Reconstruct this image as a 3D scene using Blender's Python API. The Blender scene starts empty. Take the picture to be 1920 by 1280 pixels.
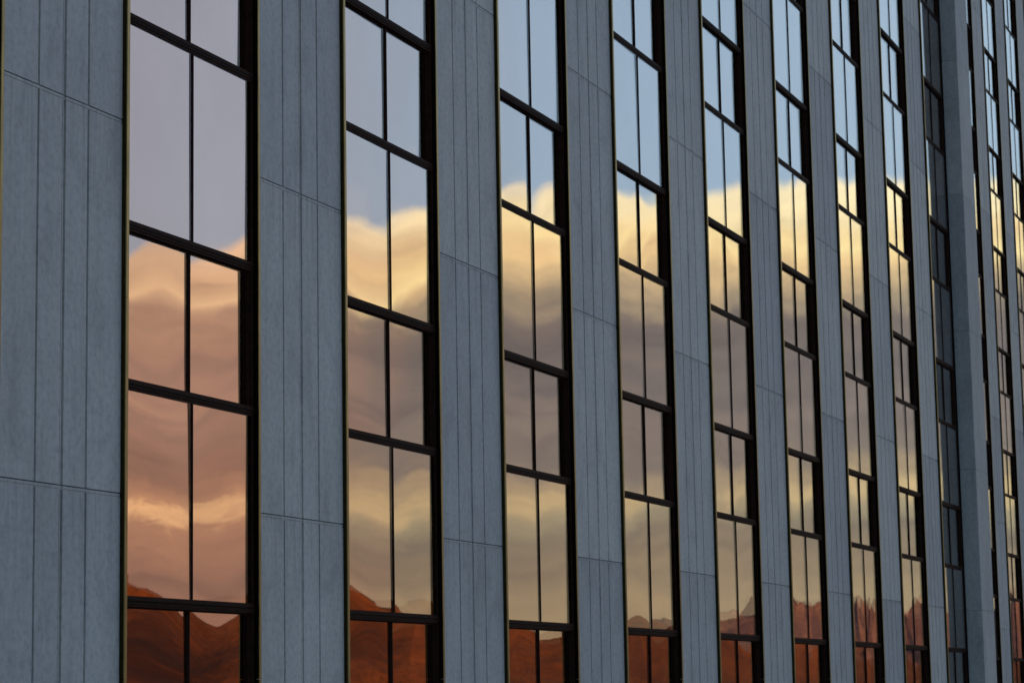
import bpy, math, random
from mathutils import noise, Vector

random.seed(7)
R = math.radians
scene = bpy.context.scene
col = scene.collection

# ------------------------------------------------------------------ camera
cam_d = bpy.data.cameras.new("camera")
cam = bpy.data.objects.new("camera", cam_d)
col.objects.link(cam)
scene.camera = cam
cam_d.sensor_width = 36.0
cam_d.lens = 85.10
cam_d.clip_start = 0.1
cam_d.clip_end = 90000.0
CAM = Vector((0.0, -12.277, 0.0))
yaw, pitch, roll = R(21.049), R(8.322), R(-1.020)
f = Vector((math.cos(pitch) * math.cos(yaw), math.cos(pitch) * math.sin(yaw), math.sin(pitch)))
r0 = f.cross(Vector((0, 0, 1))).normalized()
u0 = r0.cross(f)
r1 = r0 * math.cos(roll) + u0 * math.sin(roll)
u1 = -r0 * math.sin(roll) + u0 * math.cos(roll)
from mathutils import Matrix
M3 = Matrix((r1, u1, -f)).transposed()
cam.matrix_world = Matrix.Translation(CAM) @ M3.to_4x4()
cam_d.dof.use_dof = True
cam_d.dof.focus_distance = 27.0
cam_d.dof.aperture_fstop = 5.0

FPX = 85.10 / 36.0 * 1920


def project(x, y, z):
    d = Vector((x, y, z)) - CAM
    t = d.dot(f)
    if t <= 0.1:
        return None
    return 960 + FPX * d.dot(r1) / t, 640 - FPX * d.dot(u1) / t


# ------------------------------------------------------------------ light
SUN_ELEV, SUN_AZ = 5.5, 132.0            # azimuth counted from +X, behind the building
SKY_STRENGTH = 0.10
EXPOSURE = 0.95
scene.view_settings.view_transform = 'Standard'
scene.view_settings.look = 'None'
scene.view_settings.gamma = 1.0
scene.view_settings.use_curve_mapping = False
scene.view_settings.exposure = EXPOSURE

sun_d = bpy.data.lights.new("sun", 'SUN')
sun_d.energy = 4.5
sun_d.angle = R(0.5)
sun_d.color = (1.0, 0.52, 0.22)
sun = bpy.data.objects.new("sun", sun_d)
col.objects.link(sun)
sdir = Vector((math.cos(R(SUN_ELEV)) * math.cos(R(SUN_AZ)), math.cos(R(SUN_ELEV)) * math.sin(R(SUN_AZ)), math.sin(R(SUN_ELEV))))
sun.rotation_euler = sdir.to_track_quat('Z', 'Y').to_euler()

world = bpy.data.worlds.new("World")
scene.world = world
world.use_nodes = True
wt = world.node_tree
for n in list(wt.nodes):
    wt.nodes.remove(n)
WN, WL = wt.nodes.new, wt.links.new


def lin(c):
    return tuple((v / 255 / 12.92) if v < 10.3 else ((v / 255 + 0.055) / 1.055) ** 2.4 for v in c)


def wmath(op, a, b=None, c=None, clamp=False):
    n = WN('ShaderNodeMath')
    n.operation = op
    n.use_clamp = clamp
    for i, v in enumerate((a, b, c)):
        if v is None:
            continue
        if isinstance(v, (int, float)):
            n.inputs[i].default_value = v
        else:
            WL(v, n.inputs[i])
    return n.outputs[0]


def wramp(fac, stops, interp='EASE'):
    n = WN('ShaderNodeValToRGB')
    n.color_ramp.interpolation = interp
    el = n.color_ramp.elements
    while len(el) > 1:
        el.remove(el[-1])
    el[0].position = stops[0][0]
    el[0].color = (*stops[0][1], 1)
    for p, c in stops[1:]:
        e = el.new(p)
        e.color = (*c, 1)
    WL(fac, n.inputs[0])
    return n.outputs[0]


def wmix(fac, a, b, mode='MIX'):
    n = WN('ShaderNodeMix')
    n.data_type = 'RGBA'
    n.blend_type = mode
    for s, v in ((n.inputs[0], fac), (n.inputs[6], a), (n.inputs[7], b)):
        if isinstance(v, (int, float)):
            s.default_value = v
        elif isinstance(v, tuple):
            s.default_value = (*v, 1)
        else:
            WL(v, s)
    return n.outputs[2]


def wnoise(ax, ay, scale, detail, sx=1.0, sy=1.0, off=0.0, rough=0.5, dist=0.0):
    cb = WN('ShaderNodeCombineXYZ')
    WL(wmath('MULTIPLY', ax, sx), cb.inputs[0])
    WL(wmath('MULTIPLY', ay, sy), cb.inputs[1])
    cb.inputs[2].default_value = off
    n = WN('ShaderNodeTexNoise')
    n.inputs['Scale'].default_value = scale
    n.inputs['Detail'].default_value = detail
    n.inputs['Roughness'].default_value = rough
    n.inputs['Distortion'].default_value = dist
    WL(cb.outputs[0], n.inputs['Vector'])
    return n.outputs[0]


tc = WN('ShaderNodeTexCoord')
sep = WN('ShaderNodeSeparateXYZ')
WL(tc.outputs['Generated'], sep.inputs[0])
AZ = wmath('MULTIPLY', wmath('ARCTAN2', wmath('MULTIPLY', sep.outputs[1], -1.0), sep.outputs[0]), 57.2958)
EL = wmath('MULTIPLY', wmath('ARCSINE', sep.outputs[2]), 57.2958)
sky = WN('ShaderNodeTexSky')
sky.sky_type = 'NISHITA'
sky.sun_disc = False
sky.sun_elevation = R(SUN_ELEV)
sky.sun_rotation = R(90 - SUN_AZ)
sky.air_density = 1.0
sky.dust_density = 0.6
sky.ozone_density = 2.5
blue = wmix(1.0, sky.outputs[0], (1.12, 1.10, 1.24), 'MULTIPLY')

GT = (0.62, 0.50, 0.44)      # tint of the mirror glass


def sk(c, ang=20.0, k=1.0):
    """radiance of a cloud whose reflection in the glass reads as the 8-bit colour c"""
    ci = math.sin(R(ang))
    s = (1 - ci) ** 5
    g_ = math.sqrt(1.5 ** 2 - 1 + ci * ci)
    rs_, rp_ = (ci - g_) / (ci + g_), (2.25 * ci - g_) / (2.25 * ci + g_)
    f1 = (rs_ * rs_ + rp_ * rp_) / 2
    return tuple(k * v / (f1 + (1 - f1) ** 2 * (t + s * (1 - t))) / SKY_STRENGTH / 2 ** EXPOSURE for v, t in zip(lin(c), GT))


# thin high haze that takes the dusk colour, mauve to one side and pale blue to the other
veil_c = wramp(wmath('DIVIDE', AZ, 60.0, clamp=True), [(0.10, sk((178, 201, 217), 9)), (0.20, sk((172, 194, 212), 12)), (0.27, sk((163, 184, 203), 17)), (0.34, sk((160, 178, 196), 21)),
                 (0.40, sk((158, 165, 177), 24)), (0.46, sk((162, 159, 166), 27.5)), (0.55, sk((156, 148, 154), 30)), (0.75, sk((150, 158, 172), 30)), (1.0, sk((146, 164, 180), 30))], 'LINEAR')
veil_f = wmath('MULTIPLY', wmath('MULTIPLY', wmath('SUBTRACT', 38.0, EL), 0.045, clamp=True), 0.78)
veil_f = wmath('MULTIPLY', veil_f, wmath('MULTIPLY', wmath('MULTIPLY', wmath('ADD', AZ, 40.0), 0.03, clamp=True), wmath('MULTIPLY', wmath('SUBTRACT', 106.0, AZ), 0.04, clamp=True)))  # unseen far side cut off and tinted for its light on the facade
blue = wmix(veil_f, blue, veil_c)

# cloud bank: rounded crests over soft level bands, low in the sky opposite the sun
n_big = wnoise(AZ, EL, 1.0, 2, 0.13, 0.20, 3.1, 0.4)
n_mid = wnoise(AZ, EL, 1.0, 3, 0.30, 0.80, 9.4, 0.45, 0.3)
n_fin = wnoise(AZ, EL, 1.0, 7, 1.1, 3.4, 1.7, 0.65, 0.6)
n_str = wnoise(AZ, EL, 1.0, 5, 0.22, 1.9, 5.2, 0.55, 0.5)
top = WN('ShaderNodeFloatCurve')
cv = top.mapping.curves[0]
pts = [(0.0, .78), (.10, .80), (.14, .86), (.24, .88), (.30, .875), (.335, .885), (.365, .875), (.385, .86), (.415, .815), (.44, .805), (.465, .80), (.485, .775), (.52, .75), (.7, .72), (1.0, .76)]
cv.points[0].location = pts[0]
cv.points[1].location = pts[-1]
for p in pts[1:-1]:
    cv.points.new(*p)
top.mapping.update()
WL(wmath('DIVIDE', AZ, 60.0, clamp=True), top.inputs['Value'])
topv = wmath('MULTIPLY', top.outputs[0], 13.6)
n_edge = wnoise(AZ, EL, 1.0, 3, 0.62, 0.8, 7.7, 0.45, 0.2)
topv = wmath('ADD', topv, wmath('MULTIPLY', wmath('SUBTRACT', n_edge, 0.5), 0.30))
depth = wmath('SUBTRACT', topv, EL)                       # degrees below the crest
mask = wmath('SMOOTH_MIN', wmath('MULTIPLY', depth, 4.0, clamp=True), 1.0, 0.3, clamp=True)
# the bank thins out to both sides; unseen far end shaped to light the facade
az_in = wmath('MULTIPLY', wmath('ADD', AZ, 25.0), 0.06, clamp=True)
az_out = wmath('MULTIPLY', wmath('SUBTRACT', 100.0, AZ), 0.04, clamp=True)
mask = wmath('MULTIPLY', mask, wmath('MULTIPLY', az_in, az_out))
# position in the bank, billowed by noise
wv = wmath('ADD', EL, wmath('MULTIPLY', wmath('SUBTRACT', n_big, 0.5), 1.5))
wv = wmath('ADD', wv, wmath('MULTIPLY', wmath('SUBTRACT', n_mid, 0.5), 0.9))
wv = wmath('ADD', wv, wmath('MULTIPLY', wmath('SUBTRACT', n_fin, 0.5), 0.85))
wn = wmath('DIVIDE', wv, 13.0, clamp=True)
bands = [(0.8, (158, 132, 98)), (1.9, (152, 130, 98)), (2.9, (140, 120, 94)), (3.6, (128, 112, 92)), (4.05, (150, 135, 106)),
         (4.5, (190, 163, 118)), (4.9, (158, 136, 106)), (5.5, (126, 111, 99)), (6.4, (126, 111, 101)), (7.5, (113, 101, 94)),
         (8.5, (116, 102, 93)), (9.1, (160, 140, 112)), (9.7, (208, 176, 128)), (10.2, (232, 196, 138)), (10.6, (224, 188, 136)),
         (11.2, (250, 225, 172)), (12.6, (252, 231, 184))]
bank_r = wramp(wn, [(e / 13.0, sk(c)) for e, c in bands])
bands_l = [(0.8, (165, 118, 88)), (1.9, (150, 106, 84)), (3.4, (144, 102, 82)), (4.15, (168, 118, 90)),
           (4.5, (222, 168, 118)), (4.8, (172, 122, 92)), (5.6, (146, 104, 84)), (6.6, (152, 112, 92)), (7.2, (172, 128, 104)), (8.0, (160, 118, 98)),
           (8.8, (176, 132, 104)), (9.4, (182, 138, 110)), (10.0, (200, 154, 116)), (10.5, (222, 172, 130)), (11.4, (226, 178, 140))]
bank_l = wramp(wn, [(e / 13.0, sk(c, 29)) for e, c in bands_l])
left = wmath('MULTIPLY', wmath('SUBTRACT', AZ, 23.6), 0.28, clamp=True)
bank = wmix(left, bank_r, bank_l)
# level streaks and brighter crest rim
bank = wmix(1.0, bank, wramp(n_str, [(0.30, (0.80, 0.80, 0.83)), (0.5, (1, 1, 1)), (0.70, (1.17, 1.14, 1.08))], 'LINEAR'), 'MULTIPLY')
fold = WN('ShaderNodeFloatCurve')
cv = fold.mapping.curves[0]
fpts = [(0.0, .62), (.12, .74), (.20, .79), (.26, .80), (.295, .835), (.325, .80), (.343, .835), (.358, .80), (.375, .785), (.390, .735), (.403, .700), (.418, .710), (.45, .73), (.47, .70), (.50, .72), (.6, .6), (1.0, .5)]
cv.points[0].location = fpts[0]
cv.points[1].location = fpts[-1]
for p in fpts[1:-1]:
    cv.points.new(*p)
fold.mapping.update()
WL(wmath('DIVIDE', AZ, 60.0, clamp=True), fold.inputs['Value'])
ft = wmath('SUBTRACT', EL, wmath('MULTIPLY', fold.outputs[0], 13.0))
ft = wmath('ADD', ft, wmath('MULTIPLY', wmath('SUBTRACT', n_mid, 0.5), 0.5))
f_up = wmath('POWER', wmath('SUBTRACT', 1.0, wmath('MULTIPLY', ft, 1.0, clamp=True)), 1.8)
f_dn = wmath('POWER', wmath('SUBTRACT', 1.0, wmath('MULTIPLY', wmath('MULTIPLY', ft, -1.0), 3.2, clamp=True)), 1.5)
fold_m = wmath('MULTIPLY', wmath('MULTIPLY', f_up, f_dn), 0.95)
bank = wmix(fold_m, bank, wmix(left, sk((255, 226, 158)), sk((235, 186, 138), 29)))
rimf = wmath('MULTIPLY', wmath('SUBTRACT', 1.0, wmath('MULTIPLY', depth, 0.9, clamp=True)), 0.45)
rim_c = wmix(left, sk((255, 236, 190)), sk((240, 196, 156), 29))
bank = wmix(rimf, bank, rim_c)
skycol = wmix(mask, blue, bank)
bg = WN('ShaderNodeBackground')
WL(skycol, bg.inputs[0])
bg.inputs[1].default_value = SKY_STRENGTH
wo = WN('ShaderNodeOutputWorld')
WL(bg.outputs[0], wo.inputs[0])

scene.cycles.max_bounces = 8
scene.cycles.glossy_bounces = 5


# ------------------------------------------------------------------ materials
class Mat:
    def __init__(self, name, rough=0.5, metal=0.0, base=(0.5, 0.5, 0.5), spec=0.5):
        self.m = bpy.data.materials.new(name)
        self.m.use_nodes = True
        self.t = self.m.node_tree
        self.b = self.t.nodes['Principled BSDF']
        self.b.inputs['Roughness'].default_value = rough
        self.b.inputs['Metallic'].default_value = metal
        self.b.inputs['Base Color'].default_value = (*base, 1)
        self.b.inputs['Specular IOR Level'].default_value = spec

    def n(self, kind, **kw):
        nd = self.t.nodes.new(kind)
        for k, v in kw.items():
            setattr(nd, k, v)
        return nd

    def l(self, a, b):
        self.t.links.new(a, b)

    def noise(self, vec, scale, detail=4, rough=0.55, dist=0.0):
        nd = self.n('ShaderNodeTexNoise')
        nd.inputs['Scale'].default_value = scale
        nd.inputs['Detail'].default_value = detail
        nd.inputs['Roughness'].default_value = rough
        nd.inputs['Distortion'].default_value = dist
        self.l(vec, nd.inputs['Vector'])
        return nd.outputs[0]

    def ramp(self, fac, stops):
        nd = self.n('ShaderNodeValToRGB')
        el = nd.color_ramp.elements
        el[0].position, el[0].color = stops[0][0], (*stops[0][1], 1)
        el[1].position, el[1].color = stops[-1][0], (*stops[-1][1], 1)
        for p, c in stops[1:-1]:
            e = el.new(p)
            e.color = (*c, 1)
        self.l(fac, nd.inputs[0])
        return nd.outputs[0]

    def mix(self, fac, a, b, mode='MIX'):
        nd = self.n('ShaderNodeMix', data_type='RGBA', blend_type=mode)
        for s, v in ((nd.inputs[0], fac), (nd.inputs[6], a), (nd.inputs[7], b)):
            if isinstance(v, (int, float)):
                s.default_value = v
            elif isinstance(v, tuple):
                s.default_value = (*v, 1)
            else:
                self.l(v, s)
        return nd.outputs[2]

    def mapping(self, vec, scale, loc=None):
        nd = self.n('ShaderNodeMapping')
        nd.inputs['Scale'].default_value = scale
        self.l(vec, nd.inputs['Vector'])
        if loc is not None:
            self.l(loc, nd.inputs['Location'])
        return nd.outputs[0]

    def bump(self, h, strength, dist=0.01):
        nd = self.n('ShaderNodeBump')
        nd.inputs['Strength'].default_value = strength
        nd.inputs['Distance'].default_value = dist
        self.l(h, nd.inputs['Height'])
        self.l(nd.outputs[0], self.b.inputs['Normal'])


def concrete(name, c0, c1):
    m = Mat(name, rough=0.62, spec=0.45)
    geo = m.n('ShaderNodeNewGeometry').outputs['Position']
    rnd = m.n('ShaderNodeObjectInfo').outputs['Random']
    big = m.noise(m.mapping(geo, (0.9, 0.9, 0.45)), 1.0, 5, 0.6)
    cb = m.ramp(big, [(0.3, c0), (0.7, c1)])
    fine = m.noise(geo, 14.0, 6, 0.7)
    cf = m.ramp(fine, [(0.30, (0.78, 0.78, 0.78)), (0.5, (1, 1, 1)), (0.72, (1.12, 1.12, 1.12))])
    c = m.mix(1.0, cb, cf, 'MULTIPLY')
    # faint vertical rain streaks
    st = m.noise(m.mapping(geo, (9.0, 9.0, 0.35)), 1.0, 4, 0.6)
    cs = m.ramp(st, [(0.32, (0.82, 0.83, 0.82)), (0.52, (1, 1, 1)), (0.75, (1.06, 1.06, 1.06))])
    c = m.mix(0.45, c, cs, 'MULTIPLY')
    # small pits and scuffs
    pit = m.noise(m.mapping(geo, (30, 30, 16)), 1.0, 3, 0.75, 0.8)
    cp = m.ramp(pit, [(0.24, (0.40, 0.40, 0.40)), (0.31, (1, 1, 1))])
    c = m.mix(0.8, c, cp, 'MULTIPLY')
    # each panel has its own tone
    cr = m.ramp(rnd, [(0.0, (0.86, 0.87, 0.90)), (0.5, (0.98, 0.98, 0.98)), (1.0, (1.08, 1.07, 1.05))])
    c = m.mix(1.0, c, cr, 'MULTIPLY')
    # broad clouded stains, and dirt that has run down from the joint above
    bl = m.noise(m.mapping(geo, (2.6, 2.6, 1.5)), 1.0, 6, 0.65, 0.7)
    c = m.mix(0.9, c, m.ramp(bl, [(0.30, (0.80, 0.81, 0.82)), (0.48, (1, 1, 1)), (0.70, (1.07, 1.06, 1.05))]), 'MULTIPLY')
    oc = m.n('ShaderNodeTexCoord').outputs['Object']
    so = m.n('ShaderNodeSeparateXYZ')
    m.l(oc, so.inputs[0])
    run = m.n('ShaderNodeMapRange')
    run.inputs['From Min'].default_value = 2.6
    run.inputs['From Max'].default_value = 3.8
    m.l(so.outputs[2], run.inputs['Value'])
    rn = m.noise(m.mapping(geo, (14.0, 14.0, 0.5)), 1.0, 4, 0.65)
    rm = m.n('ShaderNodeMath', operation='MULTIPLY')
    m.l(run.outputs[0], rm.inputs[0])
    m.l(m.ramp(rn, [(0.45, (0, 0, 0)), (0.75, (1, 1, 1))]), rm.inputs[1])
    rm2 = m.n('ShaderNodeMath', operation='MULTIPLY')
    m.l(rm.outputs[0], rm2.inputs[0])
    rm2.inputs[1].default_value = 0.55
    c = m.mix(rm2.outputs[0], c, (0.26, 0.26, 0.235))
    m.l(c, m.b.inputs['Base Color'])
    m.bump(fine, 0.25, 0.004)
    return m.m


M_PANEL = concrete('pale_precast_panel', (0.61, 0.59, 0.53), (0.72, 0.70, 0.63))
M_PIL = concrete('pilaster_precast', (0.50, 0.50, 0.455), (0.60, 0.595, 0.54))

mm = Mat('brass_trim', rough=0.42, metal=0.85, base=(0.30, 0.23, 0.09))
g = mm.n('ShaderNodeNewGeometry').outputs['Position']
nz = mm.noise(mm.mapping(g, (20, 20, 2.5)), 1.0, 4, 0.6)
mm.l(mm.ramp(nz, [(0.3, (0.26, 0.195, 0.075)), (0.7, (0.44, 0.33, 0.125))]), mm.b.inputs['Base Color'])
M_BRASS = mm.m


def bronze(name, c0, c1, rough):
    m = Mat(name, rough=rough, metal=0.0, spec=0.04)
    g = m.n('ShaderNodeNewGeometry').outputs['Position']
    nz = m.noise(m.mapping(g, (12, 12, 12)), 1.0, 5, 0.65)
    m.l(m.ramp(nz, [(0.3, c0), (0.7, c1)]), m.b.inputs['Base Color'])
    rr = m.n('ShaderNodeMapRange')
    rr.inputs['To Min'].default_value = rough - 0.08
    rr.inputs['To Max'].default_value = rough + 0.12
    m.l(nz, rr.inputs['Value'])
    m.l(rr.outputs[0], m.b.inputs['Roughness'])
    return m.m


M_FRAME = bronze('dark_bronze_frame', (0.028, 0.013, 0.009), (0.060, 0.027, 0.019), 0.55)
M_DBRASS = bronze('shaded_brass_side', (0.030, 0.021, 0.007), (0.055, 0.038, 0.013), 0.55)  # same brass fin; the dark its side mirrors is put into the colour
M_JAMB = bronze('dark_jamb', (0.006, 0.0035, 0.0025), (0.012, 0.006, 0.004), 0.6)  # near-black: dark reflections of the window recess put into the colour

mg = Mat('bronze_mirror_glass', rough=0.012, metal=1.0, base=GT)
rnd = mg.n('ShaderNodeObjectInfo').outputs['Random']
g = mg.n('ShaderNodeNewGeometry').outputs['Position']
dust = mg.noise(mg.mapping(g, (1.2, 1.2, 0.8)), 1.0, 5, 0.6)
cg = mg.ramp(dust, [(0.3, tuple(v * 0.96 for v in GT)), (0.7, tuple(min(1, v * 1.03) for v in GT))])
cr = mg.ramp(rnd, [(0.0, (0.95, 0.955, 0.96)), (1.0, (1.03, 1.02, 1.02))])
mg.l(mg.mix(1.0, cg, cr, 'MULTIPLY'), mg.b.inputs['Base Color'])
ripple = mg.noise(mg.mapping(g, (1.6, 1.6, 2.2)), 1.0, 2, 0.5)
mg.bump(ripple, 0.02, 0.012)
M_GLASS = mg.m

# clear outer sheet of the double glazing: only its surface reflection adds to the mirror behind it
mo = bpy.data.materials.new('clear_outer_glass')
mo.use_nodes = True
t_ = mo.node_tree
for n_ in list(t_.nodes):
    t_.nodes.remove(n_)
ge_ = t_.nodes.new('ShaderNodeNewGeometry')
dp_ = t_.nodes.new('ShaderNodeVectorMath')
dp_.operation = 'DOT_PRODUCT'
t_.links.new(ge_.outputs['Incoming'], dp_.inputs[0])
t_.links.new(ge_.outputs['Normal'], dp_.inputs[1])
prev = dp_.outputs['Value']
for op_, b_ in (('ABSOLUTE', 0), ('SUBTRACT', None), ('POWER', 5.0), ('MULTIPLY_ADD', 0.96)):
    q_ = t_.nodes.new('ShaderNodeMath')
    q_.operation = op_
    if op_ == 'SUBTRACT':
        q_.inputs[0].default_value = 1.0
        t_.links.new(prev, q_.inputs[1])
    else:
        t_.links.new(prev, q_.inputs[0])
        q_.inputs[1].default_value = b_
        q_.inputs[2].default_value = 0.04
    prev = q_.outputs[0]
tr_ = t_.nodes.new('ShaderNodeBsdfTransparent')
gl_ = t_.nodes.new('ShaderNodeBsdfGlossy')
gl_.inputs['Roughness'].default_value = 0.0
mx_ = t_.nodes.new('ShaderNodeMixShader')
ou_ = t_.nodes.new('ShaderNodeOutputMaterial')
t_.links.new(prev, mx_.inputs[0])
t_.links.new(tr_.outputs[0], mx_.inputs[1])
t_.links.new(gl_.outputs[0], mx_.inputs[2])
t_.links.new(mx_.outputs[0], ou_.inputs[0])
M_CLEAR = mo

M_CORE = Mat('core_wall_dark', rough=0.8, base=(0.03, 0.027, 0.025)).m
mr = Mat('roof_gravel', rough=0.95)
g = mr.n('ShaderNodeNewGeometry').outputs['Position']
mr.l(mr.ramp(mr.noise(g, 6, 5), [(0.3, (0.16, 0.15, 0.14)), (0.7, (0.26, 0.25, 0.23))]), mr.b.inputs['Base Color'])
M_ROOF = mr.m


# ------------------------------------------------------------------ mesh helpers
class MB:
    def __init__(self):
        self.v, self.f = [], []

    def box(self, x0, x1, y0, y1, z0, z1):
        b = len(self.v)
        self.v += [(x0, y0, z0), (x1, y0, z0), (x1, y1, z0), (x0, y1, z0), (x0, y0, z1), (x1, y0, z1), (x1, y1, z1), (x0, y1, z1)]
        self.f += [(b, b + 1, b + 5, b + 4), (b + 1, b + 2, b + 6, b + 5), (b + 2, b + 3, b + 7, b + 6), (b + 3, b, b + 4, b + 7), (b, b + 3, b + 2, b + 1), (b + 4, b + 5, b + 6, b + 7)]
        return self

    def quad(self, *pts):
        b = len(self.v)
        self.v += list(pts)
        self.f.append(tuple(range(b, b + len(pts))))

    def mesh(self, name, mat, smooth=False):
        me = bpy.data.meshes.new(name)
        me.from_pydata(self.v, [], self.f)
        me.materials.append(mat)
        if smooth:
            for p in me.polygons:
                p.use_smooth = True
        me.update()
        return me


def obj(name, me, parent=None, loc=(0, 0, 0), kind=None):
    o = bpy.data.objects.new(name, me)
    col.objects.link(o)
    o.location = loc
    if parent is not None:
        o.parent = parent
    if kind:
        o['kind'] = kind
    return o


def relief(xs, zs, dep, back):
    """panel front made of cells at different depths, with the walls between the cells"""
    m = MB()
    nx, nz = len(xs) - 1, len(zs) - 1
    for i in range(nx):
        for k in range(nz):
            d = dep[k][i]
            m.quad((xs[i], d, zs[k]), (xs[i + 1], d, zs[k]), (xs[i + 1], d, zs[k + 1]), (xs[i], d, zs[k + 1]))
            e = dep[k][i + 1] if i + 1 < nx else back
            if e != d:
                q = [(xs[i + 1], d, zs[k]), (xs[i + 1], e, zs[k]), (xs[i + 1], e, zs[k + 1]), (xs[i + 1], d, zs[k + 1])]
                m.quad(*(q if e > d else q[::-1]))
            e = dep[k + 1][i] if k + 1 < nz else back
            if e != d:
                q = [(xs[i], d, zs[k + 1]), (xs[i + 1], d, zs[k + 1]), (xs[i + 1], e, zs[k + 1]), (xs[i], e, zs[k + 1])]
                m.quad(*(q if e > d else q[::-1]))
            if i == 0:
                m.quad((xs[0], back, zs[k]), (xs[0], d, zs[k]), (xs[0], d, zs[k + 1]), (xs[0], back, zs[k + 1]))
            if k == 0:
                m.quad((xs[i], back, zs[0]), (xs[i + 1], back, zs[0]), (xs[i + 1], d, zs[0]), (xs[i], d, zs[0]))
    return m


# ------------------------------------------------------------------ facade dimensions
S = 5.2            # bay spacing
X0 = 18.862        # left edge of the first whole pier
PW = 2.129         # right edge of the pier panel
PL = -0.115        # its left edge, beside the proud brass trim
H = 3.799          # storey height
ZJ = 2.064         # panel joint of storey 0
ZB = 1.000         # bottom of the tall window of storey 0
TALL = 2.172
YG = 0.018          # glass plane behind the panel face
YW = 2.75          # set-back of the far wing
XP0, XP1 = 65.60, 67.37   # the projecting pilaster
K0, K1 = -1, 12
ZTOP = ZJ + H * K1
ZGND = -1.74

tower = bpy.data.objects.new("office_building", None)
col.objects.link(tower)
tower.location = (X0, 0, ZGND)
tower['label'] = 'tall office block of pale grey fluted piers and bronze mirror windows reflecting a sunset cloud'
tower['category'] = 'office building'
TP = (-X0, 0, -ZGND)       # world -> tower local


def part(name, me, x, y, z, kind=None, parent=None):
    if parent is None:
        return obj(name, me, tower, (x - X0, y, z - ZGND), kind)
    return obj(name, me, parent, (x, y, z), kind)


def in_view(x0, x1, y, z0, z1, mg=110):
    ps = [project(x, y, z) for x in (x0, x1) for z in (z0, z1)]
    if any(p is None for p in ps):
        return False
    return not (max(p[0] for p in ps) < -mg or min(p[0] for p in ps) > 1920 + mg * 0.5 or max(p[1] for p in ps) < -mg or min(p[1] for p in ps) > 1280 + mg)


# pier panel: three grooves, a drip ledge and small weep holes under the joint
def panel_mesh(w, mirror=False):
    s = w / PW
    g = [0.565 * s, 1.035 * s, 1.475 * s]
    wd = [0.026, 0.020, 0.024]
    xs = [0]
    for c, k in zip(g, wd):
        xs += [c - k / 2, c + k / 2]
    # the middle groove is the wider double joint
    xs = [PL, g[0] - .018, g[0] + .018, g[1] - .046, g[1] - .036, g[1] - .020, g[1] + .024, g[2] - .018, g[2] + .018, w]
    zt = H - 0.010
    zs = [0.0, zt - 0.098, zt - 0.036, zt - 0.028, zt]
    L = [0, 0.034, 0, 0.008, 0, 0.040, 0, 0.034, 0]
    hole = [0, 0.085, 0, 0.008, 0, 0.075, 0, 0.085, 0]
    ledge = [0.004] * 5 + [0.016] + [0.004] * 3
    line = [0.012] * 9
    m = relief(xs, zs, [L, hole, line, ledge], 0.10)
    return m.mesh('pier_panel', M_PANEL)


ME_PANEL = panel_mesh(PW)
HS_ = H - 0.004
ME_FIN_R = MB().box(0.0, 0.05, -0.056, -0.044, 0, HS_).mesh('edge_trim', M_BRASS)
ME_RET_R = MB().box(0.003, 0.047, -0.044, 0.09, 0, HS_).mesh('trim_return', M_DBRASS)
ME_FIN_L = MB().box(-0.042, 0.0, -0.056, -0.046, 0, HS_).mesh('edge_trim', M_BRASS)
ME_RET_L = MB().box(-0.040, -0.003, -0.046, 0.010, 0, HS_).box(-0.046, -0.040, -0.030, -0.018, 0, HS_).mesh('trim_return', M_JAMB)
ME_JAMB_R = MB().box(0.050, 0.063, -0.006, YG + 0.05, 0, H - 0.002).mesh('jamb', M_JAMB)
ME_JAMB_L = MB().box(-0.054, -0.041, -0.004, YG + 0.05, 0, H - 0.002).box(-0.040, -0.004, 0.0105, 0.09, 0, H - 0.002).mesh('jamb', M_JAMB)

WX0, WX1 = PW + 0.066, S + PL - 0.058        # window opening, measured from the pier's left edge
WW = WX1 - WX0


RB = 0.045       # the panes of the short windows sit this much deeper


def frame_mesh(h, short):
    """outer frame of a window, origin at its lower left corner on the outer glass plane"""
    a, w = 0.044, 0.020
    q = -RB if short else 0.0
    p = q - 0.010
    m = MB()
    m.box(0, WW, p, 0.034, 0, a).box(0, WW, p, 0.034, h - a, h)
    m.box(0, w, p, 0.034, a, h - a).box(WW - w, WW, p, 0.034, a, h - a)
    # raised outer lip, gives the double line of the rails
    m.box(0, WW, p - 0.012, p, 0, 0.017).box(0, WW, p - 0.012, p, h - 0.017, h)
    return m.mesh('window', M_FRAME)


def sash_mesh(h):
    a, w, v, sw = 0.044, 0.026, 0.014, 0.020
    m = MB()
    m.box(sw, WW - sw, -0.014, 0.032, a, a + v).box(sw, WW - sw, -0.014, 0.032, h - a - v, h - a)
    m.box(sw, sw + w, -0.014, 0.032, a + v, h - a - v).box(WW - sw - w, WW - sw, -0.014, 0.032, a + v, h - a - v)
    return m.mesh('sash', M_FRAME)


def mullion_mesh(h, short):
    c = WW / 2 + 0.02
    a = 0.058 if short else 0.0455
    p = -0.016 if short else -0.007
    m = MB()
    m.box(c - 0.018, c + 0.018, p, 0.032, a, h - a)
    m.box(c - 0.008, c + 0.008, p - 0.006, p, a, h - a)
    return m.mesh('mullion', M_FRAME)


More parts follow.
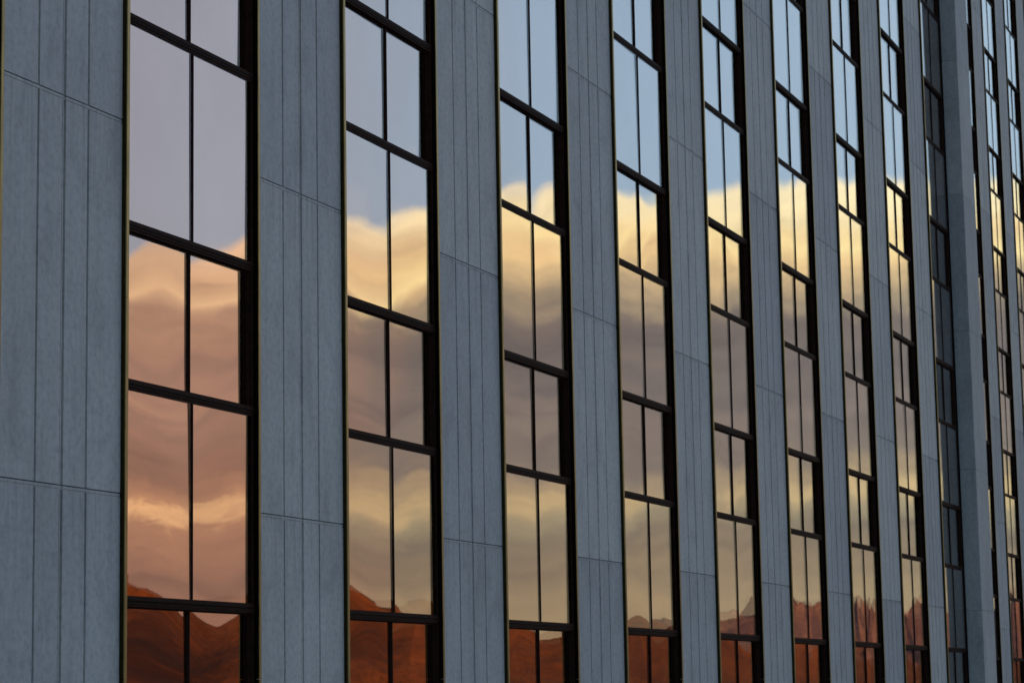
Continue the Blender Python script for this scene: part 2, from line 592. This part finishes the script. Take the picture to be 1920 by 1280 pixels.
def pane_mesh(h, seed, side, short, outer=False, calm=1.0):
    """sheet of glass, very slightly bowed and twisted as real insulating glass is"""
    rd = random.Random(seed + (1 if outer else 0))
    a = 0.055 if short else 0.043
    b = 0.044 if short else 0.019
    cc = WW / 2 + 0.02
    w = (WW - cc - b) if side else (cc - b)
    hh = h - 2 * a
    nx, nz = (8, 10) if outer else (12, 16)
    amp = (0.0014 if outer else 0.0044) * calm
    bow = rd.uniform(-1.0, 1.1) * amp
    tw = (-1 if side else 1) * rd.uniform(-0.25, 1.0) * amp * 0.9
    q1, q2 = rd.uniform(-.5, .5) * amp, rd.uniform(-.4, .4) * amp
    tz, tx = rd.uniform(-1, 1) * 0.0020 * calm, rd.uniform(-1, 1) * 0.0014 * calm
    sd = rd.uniform(0, 50)
    v, fc = [], []
    for k in range(nz + 1):
        for i in range(nx + 1):
            x, z = i / nx, k / nz
            U, V = 2 * x - 1, 2 * z - 1
            y = bow * (1 - U * U) * (1 - V * V) + tw * U * V + q1 * V * V * V + q2 * U * (1 - V * V)
            y += tz * V * hh / 2 + tx * U * w / 2
            y += (0.0003 if outer else 0.0007) * noise.noise(Vector((x * 1.6 + sd, z * 2.4, sd))) 
            v.append((x * w, y, z * hh))
    for k in range(nz):
        for i in range(nx):
            o = k * (nx + 1) + i
            fc.append((o, o + 1, o + nx + 2, o + nx + 1))
    # edge return so the sheet has thickness
    if outer:
        me = bpy.data.meshes.new('outer_pane')
        me.from_pydata(v, [], fc)
        me.materials.append(M_CLEAR)
        for p in me.polygons:
            p.use_smooth = True
        me.update()
        return me, (b if side == 0 else cc, 0.0, a)
    n0 = len(v)
    v += [(0, 0.02, 0), (w, 0.02, 0), (w, 0.02, hh), (0, 0.02, hh)]
    fc += [(n0 + 1, n0, n0 + 3, n0 + 2)]
    me = bpy.data.meshes.new('pane')
    me.from_pydata(v, [], fc)
    me.materials.append(M_GLASS)
    for p in me.polygons[:-1]:
        p.use_smooth = True
    me.update()
    x_at = b if side == 0 else cc
    return me, (x_at, 0.011, a)


HT, HS = TALL, H - TALL
ME_FRAME = {0: frame_mesh(HT - 0.020, False), 1: frame_mesh(HS - 0.020, True)}
ME_SASH = sash_mesh(HS - 0.020)
ME_MULL = {0: mullion_mesh(HT - 0.020, False), 1: mullion_mesh(HS - 0.020, True)}
NV = 9
PANES = {(sh, sd): [pane_mesh((HS if sh else HT) - 0.020, 100 * sh + 10 * sd + i * 7 + 3, sd, bool(sh)) for i in range(NV)] for sh in (0, 1) for sd in (0, 1)}
CALM = {(sh, sd): [pane_mesh((HS if sh else HT) - 0.020, 900 + 100 * sh + 10 * sd + i * 7, sd, bool(sh), calm=0.3) for i in range(3)] for sh in (0, 1) for sd in (0, 1)}
OUTER = {(sh, sd): [pane_mesh((HS if sh else HT) - 0.020, 100 * sh + 10 * sd + i * 5 + 400, sd, bool(sh), True) for i in range(4)] for sh in (0, 1) for sd in (0, 1)}
ME_RAIL = MB().box(WX0, WX1, YG - 0.024, YG + 0.02, -0.0085, 0.0085).box(WX0, WX1, YG - 0.018, YG + 0.02, -0.0095, -0.0085).mesh('transom', M_JAMB)

rest = {'frame': MB(), 'glass': MB(), 'panel': MB(), 'trim': MB()}
pick = random.Random(21)


def window(x, y, z, short, shown):
    """x,y,z: pier edge, facade plane and lower edge of the window"""
    if not shown:
        h = (HS if short else HT) - 0.02
        rest['glass'].box(x + WX0 + .04, x + WX1 - .04, y + YG, y + YG + .02, z + .05, z + h - .03)
        rest['frame'].box(x + WX0, x + WX1, y + YG - .03, y + YG + .02, z - .05, z + .04)
        rest['frame'].box(x + (WX0 + WX1) / 2 - .025, x + (WX0 + WX1) / 2 + .025, y + YG - .02, y + YG - .001, z + .04, z + h - .06)
        return
    w = part('window', ME_FRAME[short], x + WX0, y + YG + (RB if short else 0), z + 0.010)
    part('mullion', ME_MULL[short], 0, 0, 0, parent=w)
    if short:
        part('sash', ME_SASH, 0, 0, 0, parent=w)
    for sd in (0, 1):
        me, loc = pick.choice((CALM if x > 60 and y < 1 else PANES)[(short, sd)])
        part('pane', me, *loc, parent=w)
        me, loc = pick.choice(OUTER[(short, sd)])
        part('outer_pane', me, *loc, parent=w)
    part('transom', ME_RAIL, x, y, z)


def strip(x, y, last=None, visible=True):
    for k in range(K0, K1):
        z = ZB + H * k
        vt = visible and in_view(x + WX0, x + WX1, y, z, z + TALL)
        window(x, y, z, 0, vt)
        zs = z + TALL
        vs = visible and in_view(x + WX0, x + WX1, y, zs, z + H)
        window(x, y, zs, 1, vs)


def pier(x, y, visible=True):
    for k in range(K0, K1):
        z = ZJ + H * k
        if visible and in_view(x, x + PW, y, z - 1.9, z + H):
            part('pier_panel', ME_PANEL, x, y, z)
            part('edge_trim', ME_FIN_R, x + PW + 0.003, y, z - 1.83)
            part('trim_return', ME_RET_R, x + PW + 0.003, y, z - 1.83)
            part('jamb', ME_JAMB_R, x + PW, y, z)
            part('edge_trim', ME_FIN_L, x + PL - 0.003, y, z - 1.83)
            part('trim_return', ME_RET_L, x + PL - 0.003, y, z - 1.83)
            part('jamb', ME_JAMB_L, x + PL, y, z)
        else:
            rest['panel'].box(x + PL, x + PW, y, y + .1, z, z + H - .007)
            rest['trim'].box(x + PW + .003, x + PW + .053, y - .056, y + .1, z - 1.83, z - 1.83 + H - .004)
            rest['trim'].box(x + PL - .045, x + PL - .003, y - .056, y + .1, z - 1.83, z - 1.83 + H - .004)


for n in range(-4, 9):
    pier(X0 + n * S, 0.0, n >= -1)
    strip(X0 + n * S, 0.0, visible=n >= -1)
# far wing, set back, on the same grid
for n in range(10, 20):
    pier(X0 + n * S, YW, 11 <= n <= 17)
    strip(X0 + n * S, YW, visible=11 <= n <= 17)
pier(X0 + 20 * S, YW, False)

# the projecting pilaster between the main block and the wing
pm = MB()
dx, dy, hz = XP1 - XP0, YW + 0.02 + 0.44, H - 0.007
c = 0.012
ring0 = [(c, 0), (dx - c, 0), (dx, c), (dx, dy), (0, dy), (0, c)]
for a_, z_ in ((0, 0), (0, hz)):
    pm.v += [(px, py, z_) for px, py in ring0]
for i in range(6):
    j = (i + 1) % 6
    pm.f.append((i, j, 6 + j, 6 + i))
pm.f += [tuple(range(5, -1, -1)), tuple(range(6, 12))]
ME_PIL = pm.mesh('pilaster_panel', M_PIL)
for k in range(K0, K1):
    part('pilaster_panel', ME_PIL, XP0, -0.44, ZJ + H * k)
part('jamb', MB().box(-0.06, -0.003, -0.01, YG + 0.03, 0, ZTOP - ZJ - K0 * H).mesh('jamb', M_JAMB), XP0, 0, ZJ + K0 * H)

# everything outside the picture, joined
for key, name, mat in (('frame', 'outer_window_frames', M_FRAME), ('glass', 'outer_window_glass', M_GLASS), ('panel', 'outer_pier_panels', M_PANEL), ('trim', 'outer_edge_trims', M_BRASS)):
    me = rest[key].mesh(name, mat)
    o = obj(name, me, tower, TP, 'stuff')

XA, XE = X0 - 4 * S, X0 + 20 * S + PW
b = MB()
b.box(XA + .02, XP0 + 0.4, 0.125, 36.0, ZGND - 0.6, ZTOP - 0.2)
b.box(XP1 - 0.4, XE - .02, YW + 0.125, 36.02, ZGND - 0.62, ZTOP - 0.21)
o = obj('core_wall', b.mesh('core_wall', M_CORE), tower, TP)
b = MB()
b.box(XA - .3, XP0 - .01, 0.02, 36.2, ZTOP, ZTOP + 1.3)
b.box(XP1 + .01, XE + .3, YW + 0.02, 36.22, ZTOP, ZTOP + 1.3)
obj('parapet', b.mesh('parapet', M_PIL), tower, TP)
b = MB()
b.box(XA, XP0 - .01, -0.02, 0.12, ZGND - 0.6, ZJ + K0 * H - 0.01)
b.box(XP1 + .01, XE, YW - .02, YW + .12, ZGND - 0.6, ZJ + K0 * H - 0.01)
obj('plinth', b.mesh('plinth', M_PIL), tower, TP)

# ------------------------------------------------------------------ ground
mgd = Mat('dry_ground', rough=0.95)
g = mgd.n('ShaderNodeNewGeometry').outputs['Position']
gn = mgd.noise(g, 0.02, 8, 0.6)
c1 = mgd.ramp(gn, [(0.3, (0.10, 0.065, 0.040)), (0.7, (0.20, 0.135, 0.085))])
c2 = mgd.ramp(mgd.noise(g, 1.3, 6, 0.7), [(0.3, (0.7, 0.7, 0.7)), (0.7, (1.15, 1.15, 1.15))])
mgd.l(mgd.mix(1.0, c1, c2, 'MULTIPLY'), mgd.b.inputs['Base Color'])
b = MB()
RG = 60000.0
ring = [(RG * math.cos(2 * math.pi * i / 64), RG * math.sin(2 * math.pi * i / 64), ZGND) for i in range(64)]
b.quad(*ring)
obj('ground', b.mesh('ground', mgd.m), None, (0, 0, 0), 'structure')
# paved forecourt in front of the building
mp = Mat('forecourt_paving', rough=0.85)
g = mp.n('ShaderNodeNewGeometry').outputs['Position']
br = mp.n('ShaderNodeTexBrick')
br.inputs['Scale'].default_value = 0.8
br.inputs['Color1'].default_value = (0.20, 0.19, 0.18, 1)
br.inputs['Color2'].default_value = (0.25, 0.24, 0.225, 1)
br.inputs['Mortar'].default_value = (0.09, 0.085, 0.08, 1)
br.inputs['Mortar Size'].default_value = 0.008
br.offset = 0.0
mp.l(g, br.inputs['Vector'])
mp.l(br.outputs['Color'], mp.b.inputs['Base Color'])
b = MB()
b.quad((XA - 20, -30, ZGND + .004), (XE + 20, -30, ZGND + .004), (XE + 20, 60, ZGND + .004), (XA - 20, 60, ZGND + .004))
obj('forecourt', b.mesh('forecourt', mp.m), None, (0, 0, 0), 'structure')


# ------------------------------------------------------------------ hills and mountains behind the camera, seen mirrored
def interp(pts, x):
    if x <= pts[0][0]:
        return pts[0][1]
    for (a, va), (b_, vb) in zip(pts, pts[1:]):
        if x <= b_:
            t = (x - a) / (b_ - a)
            return va + (vb - va) * t
    return pts[-1][1]


def fbm(x, y, z, o=6, h=1.0):
    return noise.fractal(Vector((x, y, z)), h, 2.1, o)


def ridged(x, y, z, o=6):
    return noise.ridged_multi_fractal(Vector((x, y, z)), 0.9, 2.1, o, 1.0, 2.0)


# crest elevation in degrees, by compass direction measured away from the facade line
NEAR = [(-20, .4), (0, .5), (8, .55), (11, .55), (12.5, .62), (13.5, .72), (14.2, 1.12), (15.0, 1.0), (16, 1.15), (17.5, 1.45), (19, 1.50), (20, 1.55), (21.3, 1.75), (22.3, 2.0), (23, 2.45), (23.6, 2.32), (24.3, 2.32), (25.1, 2.48), (26, 2.4), (27, 2.5), (27.7, 2.62), (28.5, 2.42), (29.2, 2.45), (30.2, 2.75), (31, 3.1), (34, 2.4), (40, 1.8), (55, 1.0), (80, .5)]
FAR = [(-30, .5), (0, 1.3), (6, 1.6), (8.2, 1.8), (9.0, 1.95), (9.5, 2.15), (9.9, 1.85), (10.4, 1.6), (11.0, 1.75), (11.55, 2.12), (11.7, 1.95), (12.0, 1.68), (12.4, 1.85), (12.65, 2.1), (12.9, 1.86), (13.15, 2.1), (13.5, 1.9), (13.9, 2.03), (14.2, 1.92), (14.6, 2.08), (14.9, 1.98), (15.4, 1.72), (15.8, 1.62), (16.1, 1.75), (16.6, 1.6), (17.6, 1.5), (20, 1.2), (30, .9), (80, .5)]


def terrain(name, table, RR, depth, rmin, rmax, nr, gully, jag, mat):
    azs = []
    a = -20.0
    while a < 78:
        azs.append(a)
        a += 0.045 if 7 < a < 33 else 0.5
    rs = [rmin + (rmax - rmin) * i / nr for i in range(nr + 1)]
    v, fc = [], []
    for a in azs:
        ca, sa = math.cos(R(a)), -math.sin(R(a))
        el = interp(table, a)
        el += jag * fbm(a * 1.3, 0.3, 8.1, 5, 0.7)
        edge = min(1.0, (a + 20) / 12.0, (78 - a) / 12.0)
        rr = RR * (1 + 0.03 * fbm(a * 0.12, 5.5, 0, 3))
        crest = math.tan(R(max(el, 0.1))) * rr * edge
        for r_ in rs:
            t = (r_ - (rr - depth)) / depth            # 0 at the foot, 1 at the crest
            if t <= 0:
                p = 0.0
            elif t <= 1:
                p = t * t * (0.55) + t * 0.45
            else:
                p = max(0.0, 1 - (t - 1) * 1.6)
            x, y = r_ * ca, r_ * sa
            s = 1000.0 / RR * 0.0042
            gl = ridged(x * s, y * s, 1.3, 6) - 1.0
            f1 = fbm(x * s * 3, y * s * 3, 4.4, 5)
            env = min(1.0, max(0.0, t * 3)) * (1.0 if t > 1 else (1 - t * t * 0.92))
            z = crest * p + crest * env * (gully * gl + 0.05 * f1)
            v.append((x, y, max(z, -0.4 * (1 if t > 0 else 3)) + ZGND - (2.0 if t <= -0.02 else 0.0)))
    n1 = len(rs)
    for i in range(len(azs) - 1):
        for k in range(n1 - 1):
            o = i * n1 + k
            fc.append((o, o + 1, o + n1 + 1, o + n1))
    me = bpy.data.meshes.new(name)
    me.from_pydata(v, [], fc)
    me.materials.append(mat)
    for p in me.polygons:
        p.use_smooth = True
    me.update()
    return obj(name, me, None, (0, 0, 0), 'structure')


def rock(name, a, b_, low_col, sc, hz, low_amt, thin=(-100.0, -200.0)):
    m = Mat(name, rough=0.95, spec=0.15)
    g = m.n('ShaderNodeNewGeometry').outputs['Position']
    n1 = m.noise(m.mapping(g, (1.0, 1.0, 2.2)), sc, 9, 0.72, 0.0)
    c = m.ramp(n1, [(0.30, a), (0.66, b_)])
    # strata
    st = m.noise(m.mapping(g, (sc * 0.5, sc * 0.5, sc * 9)), 1.0, 5, 0.6)
    c = m.mix(0.35, c, m.ramp(st, [(0.35, (0.62, 0.62, 0.66)), (0.6, (1.1, 1.1, 1.1))]), 'MULTIPLY')
    # scattered bushes and boulders
    bu = m.noise(m.mapping(g, (sc * 7, sc * 7, sc * 7)), 1.0, 4, 0.7)
    c = m.mix(0.85, c, m.ramp(bu, [(0.36, (0.35, 0.38, 0.42)), (0.50, (1, 1, 1)), (0.68, (1.25, 1.2, 1.15))]), 'MULTIPLY')
    # lower-slope colour; on the near hills it paints in the evening shadow
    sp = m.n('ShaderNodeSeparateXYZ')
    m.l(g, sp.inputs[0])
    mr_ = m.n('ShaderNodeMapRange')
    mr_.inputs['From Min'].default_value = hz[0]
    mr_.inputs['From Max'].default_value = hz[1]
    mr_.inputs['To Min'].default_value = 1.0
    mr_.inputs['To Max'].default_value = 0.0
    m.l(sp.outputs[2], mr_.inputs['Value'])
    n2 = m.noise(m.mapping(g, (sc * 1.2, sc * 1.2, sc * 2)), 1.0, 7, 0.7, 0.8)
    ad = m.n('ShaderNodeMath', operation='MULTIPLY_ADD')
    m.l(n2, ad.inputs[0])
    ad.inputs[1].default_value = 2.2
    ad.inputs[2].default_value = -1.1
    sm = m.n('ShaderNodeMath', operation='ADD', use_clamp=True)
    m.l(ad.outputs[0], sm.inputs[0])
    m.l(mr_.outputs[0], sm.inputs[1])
    # this painted tone fades out along the range
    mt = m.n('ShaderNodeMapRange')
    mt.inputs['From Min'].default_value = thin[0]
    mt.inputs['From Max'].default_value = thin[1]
    mt.inputs['To Min'].default_value = 0.15 * low_amt
    mt.inputs['To Max'].default_value = low_amt
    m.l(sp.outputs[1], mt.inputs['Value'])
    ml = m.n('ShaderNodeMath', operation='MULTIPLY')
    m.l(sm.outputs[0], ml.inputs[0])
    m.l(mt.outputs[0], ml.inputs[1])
    c = m.mix(ml.outputs[0], c, low_col)
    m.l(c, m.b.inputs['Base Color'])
    m.bump(n1, 0.7, 12.0 if sc > 0.01 else 30.0)
    return m.m


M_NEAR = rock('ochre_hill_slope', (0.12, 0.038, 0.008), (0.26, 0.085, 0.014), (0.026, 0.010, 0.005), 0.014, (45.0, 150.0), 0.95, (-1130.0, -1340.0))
M_FAR = rock('hazy_pink_slope', (0.16, 0.100, 0.085), (0.26, 0.160, 0.130), (0.18, 0.078, 0.040), 0.006, (60.0, 220.0), 0.7)  # pink of distant haze and sunset glow put into the rock colour
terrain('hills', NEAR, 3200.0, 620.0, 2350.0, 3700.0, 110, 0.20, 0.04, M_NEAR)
terrain('mountain_range', FAR, 10500.0, 1900.0, 8100.0, 12300.0, 120, 0.13, 0.045, M_FAR)
